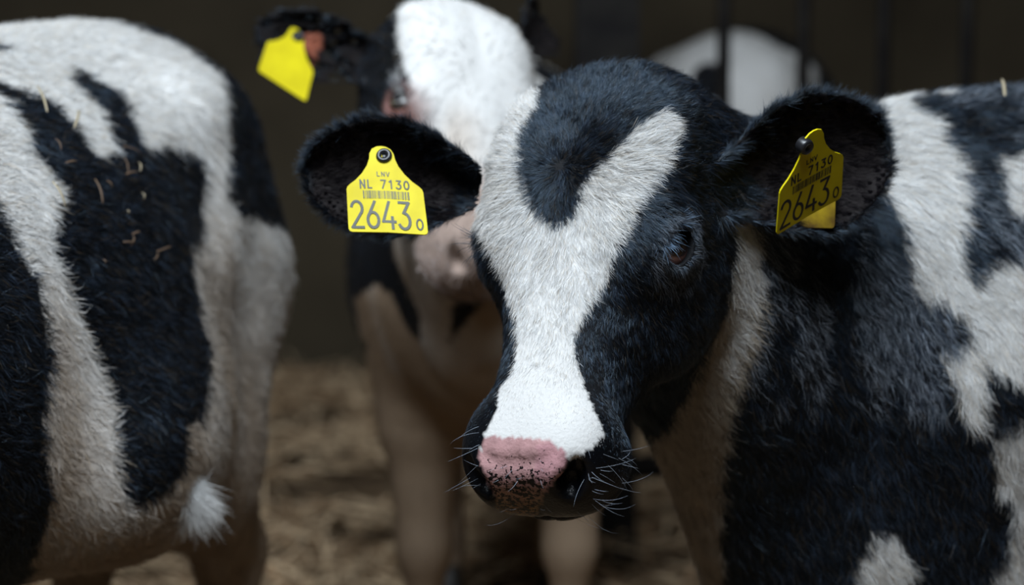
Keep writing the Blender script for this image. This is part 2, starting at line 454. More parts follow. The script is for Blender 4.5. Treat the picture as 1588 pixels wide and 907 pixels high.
def build_calf(name, calf, h, coat, label, hooves=True):
    lo, hi = calf.bounds()
    V, Q = polygonise(calf.sdf, lo, hi, h)
    VN = vert_normals(V, Q)
    base = calf.b2w((0.45, 0, 0)); base[2] = 0
    o = mesh_obj(name, V, Q, m_skin, origin=base)
    C, nose = coat(V, VN)
    set_col(o.data, 'coat', C); set_col(o.data, 'nose', nose)
    tag(o, label, 'calf')
    if hooves:
        for fx, fy in calf.FEET:
            fx += 0.018
            vs_, fs = [], []
            n = 20
            for k, (zz, r, sh) in enumerate([(0.0, 0.034, 0.012), (0.012, 0.034, 0.010), (0.035, 0.030, 0.004), (0.060, 0.0265, 0.0), (0.085, 0.02, -0.004)]):
                for j in range(n):
                    t = 2 * math.pi * j / n
                    rr_ = r * (1 + 0.18 * max(0, math.cos(t))) * (1 - 0.22 * math.exp(-(t / 0.22) ** 2) - 0.22 * math.exp(-((t - 2 * math.pi) / 0.22) ** 2))
                    vs_.append((fx + sh + rr_ * math.cos(t), fy + rr_ * math.sin(t) * 0.95, zz))
            for k in range(4):
                for j in range(n): fs.append((k * n + j, k * n + (j + 1) % n, (k + 1) * n + (j + 1) % n, (k + 1) * n + j))
            fs.append(tuple(range(n - 1, -1, -1))); fs.append(tuple(range(4 * n, 5 * n)))
            mesh_obj('hoof', [calf.b2w(v) for v in vs_], fs, m_hoof, o)
    return o, V, Q, VN

def eyeball(calf_o, hp, side, pale=(0.30, 0.14, 0.11)):
    c = EYE_C * np.array([side, 1, 1]); dv = EYE_D * np.array([side, 1, 1])
    C = h2w(hp, c); D = nrm(hp['M'] @ dv); R = EYE_R * hp['s']
    look = nrm(D - 0.28 * hp['M'][:, 1] + 0.10 * hp['M'][:, 2])
    n, mrings = 40, 28; vs_, fs, cl = [], [], []
    a = nrm(np.cross(look, [0, 0, 1.0])); b = np.cross(look, a)
    for i in range(mrings + 1):
        t = math.pi * i / mrings
        for j in range(n):
            p = 2 * math.pi * j / n
            bulge = 1.0 + 0.05 * max(0, math.cos(t)) ** 6
            vs_.append(C + R * bulge * (look * math.cos(t) + math.sin(t) * (a * math.cos(p) + b * math.sin(p))))
            if t < 0.42: cl.append((0.002, 0.002, 0.003))
            elif t < 0.74: cl.append((0.016, 0.008, 0.004))
            elif t < 0.80: cl.append((0.03, 0.015, 0.012))
            else: cl.append(pale)
    for i in range(mrings):
        for j in range(n): fs.append((i * n + j, (i + 1) * n + j, (i + 1) * n + (j + 1) % n, i * n + (j + 1) % n))
    o = mesh_obj('eyeball', vs_, fs, m_eye, calf_o)
    set_col(o.data, 'coat', np.array(cl))
    return o

# ------------------------------------------------------------------ the barn
def box(lo, hi):
    x0, y0, z0 = lo; x1, y1, z1 = hi
    v = [(x0, y0, z0), (x1, y0, z0), (x1, y1, z0), (x0, y1, z0), (x0, y0, z1), (x1, y0, z1), (x1, y1, z1), (x0, y1, z1)]
    return v, [(0, 3, 2, 1), (4, 5, 6, 7), (0, 1, 5, 4), (1, 2, 6, 5), (2, 3, 7, 6), (3, 0, 4, 7)]
def tube(a, b, r, n=20):
    a = np.array(a, float); b = np.array(b, float); d = nrm(b - a); u = nrm(np.cross(d, [0.3, 0.9, 0.31])); w = np.cross(d, u)
    v = [p + r * (u * math.cos(2 * math.pi * j / n) + w * math.sin(2 * math.pi * j / n)) for p in (a, b) for j in range(n)]
    f = [(j, (j + 1) % n, n + (j + 1) % n, n + j) for j in range(n)] + [tuple(range(n - 1, -1, -1)), tuple(range(n, 2 * n))]
    return v, f
m_floor = noisy(mat('bedded_floor', rough=0.95, spec=0.1), (0.035, 0.022, 0.012), (0.20, 0.135, 0.08), 14.0, bump=0.6)
m_wall = noisy(mat('stained_concrete', rough=0.9, spec=0.2), (0.026, 0.0195, 0.0115), (0.066, 0.051, 0.031), 1.6, bump=0.2)
m_roof = noisy(mat('roof_boards', rough=0.9, spec=0.2), (0.05, 0.04, 0.03), (0.08, 0.065, 0.05), 3.0)
m_steel = noisy(mat('dark_steel', rough=0.6, spec=0.12), (0.006, 0.005, 0.005), (0.014, 0.012, 0.010), 14.0, bump=0.1)
def struct(name, lo, hi, m):
    v, f = box(lo, hi); o = mesh_obj(name, v, f, m, smooth=False); o['kind'] = 'structure'; return o
WALL_Y = 6.15
gx, gy = 140, 150                                         # uneven litter floor
X, Y = np.meshgrid(np.linspace(-3.6, 3.6, gx), np.linspace(-0.6, WALL_Y, gy), indexing='ij')
PP = np.stack([X.ravel(), Y.ravel(), np.zeros(X.size)], 1)
Z = (vnoise(PP, 3.0, 1) - 0.5) * 0.02 + (vnoise(PP, 9.0, 2) - 0.5) * 0.012 - 0.016
ii, jj = np.meshgrid(np.arange(gx - 1), np.arange(gy - 1), indexing='ij'); b0 = (ii * gy + jj).ravel()
o = mesh_obj('floor', np.stack([PP[:, 0], PP[:, 1], Z], 1), np.stack([b0, b0 + gy, b0 + gy + 1, b0 + 1], 1), m_floor); o['kind'] = 'structure'
struct('wall_back', (-3.7, WALL_Y, -0.2), (3.7, WALL_Y + 0.15, 3.6), m_wall)
struct('wall_left', (-3.75, -0.6, -0.2), (-3.6, WALL_Y, 3.6), m_wall)
struct('wall_right', (3.6, -0.6, -0.2), (3.75, WALL_Y, 3.6), m_wall)

# loose straw on the floor, in clumps
rng = np.random.default_rng(11)
def straw_mesh(n, xr, yr):
    c = np.stack([rng.uniform(*xr, n * 3), rng.uniform(*yr, n * 3), np.zeros(n * 3)], 1)
    keep = vnoise(c, 5.5, 5) + 0.25 * rng.random(n * 3) > 0.56; c = c[keep][:n]; n = len(c)
    L = rng.uniform(0.03, 0.13, n); w = rng.uniform(0.0012, 0.003, n); a = rng.uniform(0, math.tau, n); e = rng.normal(0, 0.22, n)
    d = np.stack([np.cos(a) * np.cos(e), np.sin(a) * np.cos(e), np.sin(e)], 1)
    s = np.stack([-np.sin(a), np.cos(a), rng.normal(0, 0.4, n)], 1)
    c[:, 2] = rng.uniform(0.0, 0.035, n) + np.abs(d[:, 2]) * L * 0.4
    q = [c - d * L[:, None] / 2 + s * w[:, None], c - d * L[:, None] / 2 - s * w[:, None], c + d * L[:, None] / 2 - s * w[:, None], c + d * L[:, None] / 2 + s * w[:, None]]
    up = np.array([0, 0, 0.0012])
    V = np.stack(q + [p + up for p in q], 1).reshape(-1, 3)
    b = np.arange(n)[:, None] * 8
    F = np.concatenate([b + np.array(f) for f in [(0, 1, 2, 3), (4, 7, 6, 5), (0, 4, 5, 1), (2, 6, 7, 3), (1, 5, 6, 2), (0, 3, 7, 4)]])
    C = np.repeat(np.where(rng.random((n, 1)) < 0.6, np.array([[0.66, 0.48, 0.30]]), np.array([[0.28, 0.17, 0.09]])) * rng.uniform(0.5, 1.25, (n, 1)), 8, 0)
    return V, F, C
m_straw = mat('straw', rough=0.5, spec=0.4)
a = nd(m_straw, 'ShaderNodeAttribute', attribute_name='coat'); lk(m_straw, a.outputs['Color'], bsdf(m_straw).inputs['Base Color'])
V, F, C = straw_mesh(26000, (-1.6, 1.5), (2.6, WALL_Y - 0.05))
o = mesh_obj('straw_bedding', V, F, m_straw, smooth=False); set_col(o.data, 'coat', C)
tag(o, 'loose golden brown straw bedding strewn over the barn floor', 'straw', kind='stuff')

# steel pen divider behind the calves
FY = 4.3
def at_x(p, y): return (p - W / 2) / FX * ((px(p, 100, 1) - CAM)[1] and y / C_F[1])
bp = empty('pen_divider', (at_x(937, FY), FY, 0), 'dark steel pen divider with a broad post and thin upright bars behind the calves', 'fence')
v, f = box((at_x(890, FY), FY - 0.05, -0.03), (at_x(987, FY), FY + 0.05, 2.3)); mesh_obj('post', v, f, m_steel, bp, smooth=False)
for p in [1118, 1240, 1362, 1490, 1612, 1734, 1856, 1978]:
    v, f = tube((at_x(p, FY), FY, 0.16), (at_x(p, FY), FY, 1.74), 0.0125); mesh_obj('bar', v, f, m_steel, bp)
for z in (0.15, 1.75):
    v, f = tube((at_x(937, FY), FY, z), (at_x(2100, FY), FY, z), 0.022); mesh_obj('rail', v, f, m_steel, bp)

# ------------------------------------------------------------------ poses
hpA = head_pose(px(914, 378, 1.95), 27.5, 37, 1.2)
earAL = Ear(px(752, 290, 2.03), px(468, 262, 2.01), cdir(-0.1, 1, 0.15), 0.051)
earAR = Ear(px(1105, 290, 1.98), px(1386, 224, 2.00), cdir(0.25, 1, 0.1), 0.060)
def brisket(P, d):
    Q = A.w2b(P); return smin(d, ell(Q, (0.90, 0.0, 0.50), (0.13, 0.13, 0.17)), 0.08)
A = Calf((1.04, 2.72), math.radians(215), hpA, (earAL, earAR), 0.985, np.array([0.21, 2.15, 0.765]), extra=brisket, neck_r=(0.14, 0.115, 0.085))
hpB = head_pose(px(712, 177, 2.6), -26, 44, -9, scale=0.95)
earBL = Ear(px(600, 98, 2.66), px(390, 48, 2.64), cdir(-0.1, 1, 0.2), 0.043)
earBR = Ear(px(812, 82, 2.72), px(850, 15, 2.84), cdir(-0.5, 1, 0.2), 0.040)
B = Calf((-0.02, 3.92), math.radians(-90), hpB, (earBL, earBR), 0.96, np.array([-0.03, 2.95, 0.80]), neck_r=(0.14, 0.10, 0.075))
hpC = head_pose(np.array([-0.93, 1.36, 0.86]), 35, 45)
def ears_for(hp):
    r = []
    for sx in (-1, 1):
        b = h2w(hp, (0.075 * sx, -0.09, -0.015)); t = h2w(hp, (0.215 * sx, -0.115, -0.03))
        r.append(Ear(b, t, h2w(hp, (0, -1, 0.2)) - hp['o'], 0.045))
    return r
tuft = px(313, 792, 2.34)
belly = px(222, 690, 2.33)
def tuft_bump(P, d): return smin(smin(d, ell(P, belly, (0.072, 0.20, 0.088)), 0.09), ell(P, tuft, (0.010, 0.010, 0.016)), 0.03)
Cc = Calf((-0.415, 2.75), math.radians(180 + 75), hpC, ears_for(hpC), 1.04, np.array([-0.80, 1.66, 0.86]), extra=tuft_bump)
hpD = head_pose(np.array([0.60, 5.62, 0.62]), 175, 20)
D = Calf((0.405, 4.66), math.radians(80), hpD, ears_for(hpD), 0.965, np.array([0.60, 5.50, 0.72]))

# ------------------------------------------------------------------ coats
BLAZE = [(841,120),(822,138),(803,159),(786,195),(768,225),(746,256),(722,290),(718,314),(744,345),(766,389),(784,433),(797,477),(800,488),(802,537),(795,576),(775,600),(771,634),(752,668),(744,700),(744,716),
         (880,716),(905,704),(925,690),(938,673),(928,653),(911,610),(902,585),(892,551),(890,522),(905,488),(921,455),(940,433),(946,397),(965,362),(980,327),(1000,292),(1030,256),(1046,212),(1044,188),(1024,172),(1002,186),(971,212),(944,239),(927,256),(909,274),(897,292),(894,318),(880,338),(865,347),(843,338),(827,318),(817,287),(812,256),(812,230),(817,203),(834,177),(840,155)]
PINK = [(748,682),(765,676),(800,680),(850,681),(872,697),(882,711),(872,735),(848,757),(838,780),(828,803),(775,800),(768,772),(755,745),(744,715)]
NECKW = [(1136,340),(1168,346),(1176,420),(1165,520),(1135,600),(1118,700),(1116,830),(1125,960),(1000,960),(985,860),(960,800),(985,700),(1050,620),(1100,540),(1125,460)]
PATCH_A = [[(1335,132),(1400,118),(1500,120),(1500,136),(1440,142),(1392,150),(1425,178),(1458,212),(1482,252),(1492,293),(1484,380),(1513,445),(1521,416),(1557,395),(1600,375),(1660,380),(1660,660),(1588,630),(1545,575),(1521,554),(1484,489),(1440,440),(1410,438),(1397,358),(1376,310),(1345,262),(1370,210)],
           [(1455,535),(1480,528),(1515,528),(1528,598),(1524,655),(1500,650),(1477,590)],
           [(1535,684),(1588,650),(1660,660),(1660,960),(1560,960),(1545,890),(1579,815),(1552,757)],
           [(1325,873),(1361,829),(1397,836),(1408,880),(1400,960),(1310,960)],
           [(1545,235),(1600,215),(1600,330),(1560,320)]]
def project(P, rng, j):
    x, y = to_px(P)
    return x + rng.normal(0, j, len(P)), y + rng.normal(0, j, len(P))
def anyp(x, y, polys):
    r = np.zeros(x.shape, bool)
    for p in polys: r |= inpoly(x, y, p)
    return r
def is_head(hp, P):
    q = w2h(hp, P)
    return (q[:, 1] > -0.17) & (q[:, 1] < 0.25) & (np.abs(q[:, 0]) < 0.12) & (q[:, 2] > -0.13) & (head_sdf(q) < 0.006)
def is_ear(ears, P):
    r = np.zeros(len(P), bool)
    for e in ears: r |= e.sdf(P) < 0.003
    return r
def inner_ear(ears, P, N):
    r = np.zeros(len(P), bool)
    for e in ears:
        a, b, c = e.loc(P)
        r |= (e.sdf(P) < 0.003) & (c > e.c0(a, b)) & (np.abs(b) < 0.9 * np.interp(a, e.WA, e.WV) * e.w) & (a > 0.1) & (a < 0.93)
    return r

def kA(P, N, jit=0.0, seed=1):
    "kinds of coat on the main calf: 0 black 1 white 2 tan 3 bare nose 4 inner ear 5 roan"
    r_ = np.random.default_rng(seed); x, y = project(P, r_, jit)
    k = np.zeros(len(P), int)
    hd = is_head(hpA, P)
    q = w2h(hpA, P)
    front = hd & (q[:, 2] > -0.075)
    k[front & inpoly(x, y, BLAZE)] = 1
    body = ~hd & (q[:, 1] < 0.15)
    neck = ~hd & inpoly(x, y, NECKW)
    k[neck] = 2
    k[neck & inpoly(x, y, [(1134,335),(1168,342),(1176,420),(1158,500),(1132,560),(1108,600),(1122,520),(1130,440)])] = 1
    st = vnoise(P * np.array([1, 1, 0.25]), 55, 3) * 0.6 + vnoise(P, 14, 4) * 0.5 + vnoise(P, 120, 9) * 0.25
    roan = ~hd & ~neck & inpoly(x, y, [(1150,340),(1260,330),(1390,300),(1440,430),(1500,520),(1480,640),(1400,640),(1200,640),(1150,600)]) & (r_.random(len(P)) < np.clip((st - 0.58 - 0.14 * np.clip((y - 500) / 150, 0, 1)) / 0.22, 0, 0.75))
    roan |= ~hd & ~neck & inpoly(x, y, [(1400,140),(1600,130),(1600,420),(1500,400)]) & (r_.random(len(P)) < np.clip((st - 0.68) / 0.25, 0, 0.8))
    k[roan] = 5
    wj = (vnoise(P, 45, 6) - 0.5) * 22; wj2 = (vnoise(P, 45, 7) - 0.5) * 40
    k[~hd & anyp(x + wj, y + wj2, PATCH_A)] = 1
    k[front & (q[:, 1] > 0.12) & inpoly(*project(P, r_, 0), PINK)] = 3
    k[is_ear(earsA, P)] = 0
    k[inner_ear(earsA, P, N)] = 4
    return k
earsA = (earAL, earAR)
COLS = np.array([BLACK, WHITE, TAN, [0.38, 0.215, 0.21], [0.0045, 0.0022, 0.0022], [0.05, 0.06, 0.08]])
def coatA(V, VN):
    k = kA(V, VN); C = COLS[k] * 1.0
    x, y = to_px(V)
    C[k == 1] *= 0.72
    C[k == 0] *= 0.6
    m = k == 3; t = np.clip((y[m] - 745) / 40, 0, 1)[:, None]
    C[m] = C[m] * (1 - t) + np.array([0.20, 0.12, 0.055]) * t
    C[m] *= (0.72 + 0.5 * vnoise(V[m], 160, 51))[:, None] * np.where((vnoise(V[m], 60, 52) > 0.5)[:, None], np.array([[1.0, .94, 1.0]]), 1.0)
    nose = np.zeros_like(C); nose[m, 0] = 1
    nose[m, 1] = np.clip(0.23 + (y[m] - 697) * 0.0046, 0, 0.47)
    nose[m & False, 1] = 0
    n0 = is_head(hpA, V) & (w2h(hpA, V)[:, 1] > 0.165) & (k == 0); nose[n0, 0] = 1
    return C, nose

def fur_colors(k, n, seed, P):
    r = np.random.default_rng(seed)
    C = COLS[k].copy()
    v = r.uniform(0.7, 1.15, (n, 1)); C *= v
    w = (k == 1) & (r.random(n) < 0.12); C[w] *= np.array([0.85, 0.74, 0.6])
    b = (k == 0) & (r.random(n) < 0.10); C[b] = np.array([0.05, 0.035, 0.02]) * r.uniform(0.5, 1.5, (b.sum(), 1))
    s = (k == 5); C[s] = np.where(r.random((s.sum(), 1)) < 0.45, np.array([[0.30, 0.33, 0.38]]), BLACK[None]) * r.uniform(0.6, 1.1, (s.sum(), 1))
    bl = (k == 0) & (r.random(n) < np.clip((vnoise(P, 520, 41) * 0.6 + vnoise(P, 160, 42) * 0.4 - 0.54) / 0.10, 0.0, 0.8)); C[bl] = np.array([0.022, 0.031, 0.048]) * r.uniform(0.5, 1.6, (bl.sum(), 1))  # bluish sheen highlights of the black fur painted in as streaks of lighter strands
    return C

# ---- the calf in front
oA, VA, QA, NA = build_calf('calf', A, 0.0035, coatA, 'black calf with a white forked blaze facing the camera, yellow tag in each ear')
eyeA = [eyeball(oA, hpA, s) for s in (-1, 1)]
whorl = h2w(hpA, (-0.004, -0.022, 0.075))
def furA(n, seed):
    def wt(P, N):
        q = w2h(hpA, P); hd = (np.linalg.norm(P - hpA['o'], axis=1) < 0.30)
        return view_weight(P, N, mx=330) * np.where(hd, 3.2, np.where(to_px(P)[0] > W + 60, 0.45, 1.0))
    P, N = sample(VA, QA, NA, n, wt, seed)
    k = kA(P, N, 2.0, seed)
    q = w2h(hpA, P); hd = is_head(hpA, P); er = is_ear(earsA, P)
    # keep eyes, nostrils, mouth slit and nose leather bare
    keep = k != 3
    A3 = np.stack([np.abs(q[:, 0]), q[:, 1], q[:, 2]], 1) - EYE_C
    keep &= ~((np.linalg.norm(A3, axis=1) < 0.0246) & (A3 @ EYE_D > 0.008))
    ax = np.abs(q[:, 0])
    keep &= ~((np.linalg.norm((np.stack([ax, q[:, 1], q[:, 2]], 1) - np.array([0.040, 0.220, -0.010])) / np.array([0.016, 0.02, 0.02]), axis=1) < 1))
    # inner ear: sparse
    keep &= ~((k == 4) & (np.random.default_rng(seed).random(len(k)) < 0.35))
    P, N, k, q, hd, er = P[keep], N[keep], k[keep], q[keep], hd[keep], er[keep]
    n = len(P)
    dW = P - whorl; dW /= np.linalg.norm(dW, axis=1)[:, None]
    body = -A.R[:, 0] * 0.55 + np.array([0, 0, -1.0])
    up = np.clip((P[:, 2] - 0.84) / 0.08, 0, 1)[:, None]
    body = body * (1 - up) + (-A.R[:, 0] + np.array([0, 0, -0.35])) * up
    hb = np.clip((np.linalg.norm(q - np.array([0, 0.02, 0.0]), axis=1) - 0.15) / 0.08, 0, 1)[:, None]
    hb = np.where(hd[:, None], 0.0, np.maximum(hb, 0.6))
    Dv = dW * (1 - hb) + body * hb
    for e in earsA:
        a, b, c = e.loc(P); m = er & (a > 0.0) & (a < 1.05) & (np.abs(b) < e.w * 1.1)
        Dv[m] = e.A * 0.8 + e.B * np.sign(b[m])[:, None] * (np.abs(b[m]) / e.w)[:, None] ** 2 * 0.9
    wav = (vnoise(P, 60, 21)[:, None] - 0.5) * np.cross(N, Dv) * 0.9
    Dv = Dv + wav
    Dv -= (Dv * N).sum(1)[:, None] * N; Dv /= np.linalg.norm(Dv, axis=1)[:, None] + 1e-9
    f = q[:, 1]
    L = np.where(hd, np.interp(f, [-0.16, -0.05, 0.03, 0.12, 0.17, 0.20, 0.23], [0.013, 0.013, 0.012, 0.0085, 0.006, 0.0035, 0.0025]), 0.020)
    rim = np.zeros(n, bool)
    for e in earsA:
        a, b, c = e.loc(P); rim |= er & ((np.abs(b) > 0.82 * np.interp(a, e.WA, e.WV) * e.w) | (a > 0.93))
    L = np.where(er, np.where(rim, 0.013, 0.008), L); L = np.where(er & (k == 4), 0.012, L)
    de = np.linalg.norm(np.stack([np.abs(q[:, 0]), q[:, 1], q[:, 2]], 1) - EYE_C, axis=1)
    L = L * np.clip((de - 0.012) / 0.02, 0.35, 1)
    ln = np.where(hd, np.interp(f, [-0.16, -0.05, 0.05, 0.15], [0.55, 0.42, 0.28, 0.22]), 0.22)
    L *= np.random.default_rng(seed + 5).uniform(0.6, 1.15, n)
    rad = np.where(hd | er, 0.00009, 0.00013)[:, None] * (1.0 if n > 1e5 else 1.4)
    C = fur_colors(k, n, seed + 1, P)
    # grey rim hairs round the eyes
    g = hd & (de < 0.037) & (k == 0) & (np.random.default_rng(9).random(n) < 0.38); C[g] = np.array([0.13, 0.14, 0.16])
    i = er & (k == 4); o_ = ~i
    strands('inner_ear_hair', oA, P[i], N[i], Dv[i], L[i], rad[i], C[i], m_down, ln[i], 5, 0.16, seed + 3)
    return strands('fur', oA, P[o_], N[o_], Dv[o_], L[o_], rad[o_], C[o_], m_fur, ln[o_], 5, 0.16, seed + 2)

# ---- the calf on the left, seen past its ribs to the hind leg
POLY_C = [[(-60,100),(0,131),(30,136),(55,149),(89,169),(109,198),(139,228),(159,243),(174,233),(164,189),(144,159),(114,134),(102,112),(107,103),(134,114),(169,134),(194,159),(208,189),(211,218),(223,233),(248,228),(278,228),(308,238),(320,268),(315,337),(310,392),(293,372),(298,427),(304,471),(325,528),(322,569),(317,646),(294,656),(288,698),(273,749),(237,770),(211,790),(185,770),(175,729),(180,682),(170,610),(144,543),(118,481),(99,437),(74,377),(94,293),(45,228),(25,184),(0,149),(-60,120)],
          [(-400,150),(-60,250),(0,327),(20,367),(45,422),(60,450),(67,502),(80,569),(67,661),(77,759),(77,790),(51,862),(36,907),(20,1100),(-400,1100)],
          [(165,30),(213,47),(258,64),(298,84),(337,114),(352,164),(355,248),(350,308),(377,337),(437,357),(520,380),(520,120),(350,20),(165,0)],
          [(-30,60),(8,68),(14,76),(-30,84)]]
def dirt(P, k, lo=0.42, hi=0.62, seed=1):
    "muck and yellowing on the lower legs and belly, by height above the bedding"
    t = np.clip((hi - P[:, 2] + (vnoise(P * np.array([1, 1, .35]), 22, seed) - 0.5) * 0.30) / (hi - lo), 0, 1)[:, None]
    return t
def kC(P, N, jit=0.0, seed=1):
    r_ = np.random.default_rng(seed); x, y = project(P, r_, jit)
    k = np.ones(len(P), int)
    wj = (vnoise(P, 70, 6) - 0.5) * 12; wj2 = (vnoise(P, 70, 7) - 0.5) * 16
    k[anyp(x + wj, y + wj2, POLY_C)] = 0
    b = Cc.w2b(P)
    k[(b[:, 0] > 0.62) & (x < -20) & (vnoise(b, 4.5, 8) > 0.45)] = 0
    k[is_ear(Cc.ears, P)] = 0
    return k
def coat_simple(kf, lo, hi, amt=0.8, dcol=(0.30, 0.20, 0.115)):
    def f(V, VN):
        k = kf(V, VN); C = COLS[k] * 0.9
        w = (k == 1)[:, None]; t = dirt(V, k, lo, hi) * amt
        C = np.where(w, C * (1 - t) + np.array(dcol) * t, C)
        return C, np.zeros_like(C)
    return f
oC, VC, QC, NC = build_calf('calf', Cc, 0.0055, coat_simple(kC, 0.45, 0.86), 'black and white calf standing at the left, only its flank and hind leg in frame')
for s in (-1, 1): eyeball(oC, hpC, s)
h_ = BVHTree.FromPolygons([tuple(v) for v in VC], [tuple(int(i) for i in q_) for q_ in QC]).ray_cast(Vector(CAM), Vector(nrm(px(299, 770, 1) - CAM)))
if h_[0] is not None: tuft = np.array(h_[0])
def fur_body(calf, o, V, Q, NN, kf, n, L, rad, seed, lo, hi, amt=0.8, dcol=(0.30, 0.20, 0.115), lean=0.25, hp=None, mask=None):
    def wt(P, N):
        w = view_weight(P, N, -0.4, 120, 120)
        return w * (0.3 + 1.7 * np.clip((2.9 - P[:, 1]) / 1.0, 0, 1)) if mask is None else w * mask(P)
    P, N = sample(V, Q, NN, n, wt, seed)
    k = kf(P, N, 2.0, seed)
    keep = np.ones(n, bool)
    if hp is not None:
        q = w2h(hp, P); A3 = np.stack([np.abs(q[:, 0]), q[:, 1], q[:, 2]], 1) - EYE_C
        keep &= ~((np.linalg.norm(A3, axis=1) < 0.0246) & (A3 @ EYE_D > 0.006))
    P, N, k = P[keep], N[keep], k[keep]; n = len(P)
    Dv = np.tile(-calf.R[:, 0] * 0.9 + np.array([0, 0, -0.8]), (n, 1))
    if hp is not None:
        q = w2h(hp, P); hd = np.linalg.norm(q, axis=1) < 0.24
        dW = P - h2w(hp, (0, -0.02, 0.075)); Dv[hd] = dW[hd] / np.linalg.norm(dW[hd], axis=1)[:, None]
    Dv = Dv + (vnoise(P, 35, 21)[:, None] - 0.5) * np.cross(N, Dv) * 1.3
    Dv -= (Dv * N).sum(1)[:, None] * N; Dv /= np.linalg.norm(Dv, axis=1)[:, None] + 1e-9
    r = np.random.default_rng(seed + 5); Ls = L * r.uniform(0.6, 1.2, n)
    C = fur_colors(k, n, seed + 1, P)
    t = dirt(P, k, lo, hi)[:, 0:1] * amt
    C = np.where((k == 1)[:, None], C * (1 - t) + np.array(dcol) * r.uniform(0.7, 1.2, (n, 1)) * t, C)
    if o is oB:
        q = w2h(hpB, P); hh = is_head(hpB, P)[:, None] * (k == 1)[:, None]
        mz = np.clip((q[:, 1] - 0.10) / 0.05, 0, 1)[:, None] * hh; C = C * (1 - mz) + np.array([0.30, 0.22, 0.18]) * mz
        ring = np.linalg.norm(np.stack([np.abs(q[:, 0]), q[:, 1], q[:, 2]], 1) - EYE_C - np.array([0, 0.012, 0]), axis=1)
        mz = np.clip((0.045 - ring) / 0.02, 0, 1)[:, None] * hh; C = C * (1 - mz) + np.array([0.20, 0.11, 0.09]) * mz
    if o is oC:
        tf = np.linalg.norm(P - tuft, axis=1) < 0.024
        Ls[tf] = 0.026; Dv[tf] = Dv[tf] * 0.2 + np.array([0.55, 0, -0.8]); C[tf] = WHITE * 0.9
    return strands('fur', o, P, N, Dv, Ls, np.full((n, 1), rad), C, m_fur, lean, 5, 0.2, seed + 2)

# ---- the calf behind, white face
PB = [[(533,340),(607,340),(612,390),(625,430),(650,485),(650,528),(632,512),(607,456),(582,442),(552,462),(536,424)],
      [(735,425),(760,450),(742,480),(718,505),(696,534),(699,485),(715,440)]]
def kB(P, N, jit=0.0, seed=1):
    r_ = np.random.default_rng(seed); x, y = project(P, r_, jit)
    k = np.ones(len(P), int)
    q = w2h(hpB, P); hd = is_head(hpB, P)
    k[~hd & anyp(x, y, PB)] = 0
    k[~hd & ((x - 557) ** 2 + (y - 536) ** 2 < 13 ** 2)] = 0
    # dark round the ear roots and along the left cheek
    k[hd & (q[:, 0] < -0.060) & (q[:, 1] < 0.025) & (q[:, 2] < 0.04)] = 0
    k[(np.linalg.norm(P - earBL.b0, axis=1) < 0.075) & (q[:, 0] < -0.055)] = 0
    b = B.w2b(P); k[(b[:, 0] < 0.70) & (b[:, 2] > 0.5) & (vnoise(b, 4.0, 12) > 0.52)] = 0
    k[is_ear(B.ears, P)] = 0; k[inner_ear(B.ears, P, N)] = 4
    return k
def coatB(V, VN):
    C, nose = coat_simple(kB, 0.62, 0.86, 0.9, (0.27, 0.17, 0.09))(V, VN)
    q = w2h(hpB, V)
    ring = np.linalg.norm(np.stack([np.abs(q[:, 0]), q[:, 1], q[:, 2]], 1) - EYE_C - np.array([0, 0.012, 0]), axis=1)
    t = np.clip((0.045 - ring) / 0.02, 0, 1)[:, None] * (is_head(hpB, V)[:, None])
    C = C * (1 - t) + np.array([0.20, 0.10, 0.085]) * t
    mz = np.clip((q[:, 1] - 0.10) / 0.05, 0, 1)[:, None] * is_head(hpB, V)[:, None]; C = C * (1 - mz) + np.array([0.30, 0.22, 0.18]) * mz
    a, b, c = earBL.loc(V)
    red = (earBL.sdf(V) < 0.003) & (a > 0.50) & (a < 0.70) & (b < 0.012) & (b > -0.022) & (c > earBL.c0(a, b))
    C[red] = np.array([0.30, 0.09, 0.05])
    return C, nose
oB, VB, QB, NB = build_calf('calf', B, 0.006, coatB, 'white faced calf with black ears standing behind, one yellow tag showing')
for s in (-1, 1): eyeball(oB, hpB, s)

# ---- the calf beyond the bars
def kD(P, N, jit=0.0, seed=1):
    r_ = np.random.default_rng(seed); x, y = project(P, r_, jit)
    k = np.ones(len(P), int)
    k[((x - 1098) / 26) ** 2 + ((y - 128) / 32) ** 2 < 1] = 0
    b = D.w2b(P); k[(b[:, 0] > 0.35) & (vnoise(b, 4.0, 15) > 0.55)] = 0
    return k
oD, VD, QD, ND = build_calf('calf', D, 0.008, coat_simple(kD, 0.3, 0.75, 0.7), 'pale calf seen from behind beyond the thin upright bars')
for s in (-1, 1): eyeball(oD, hpD, s)

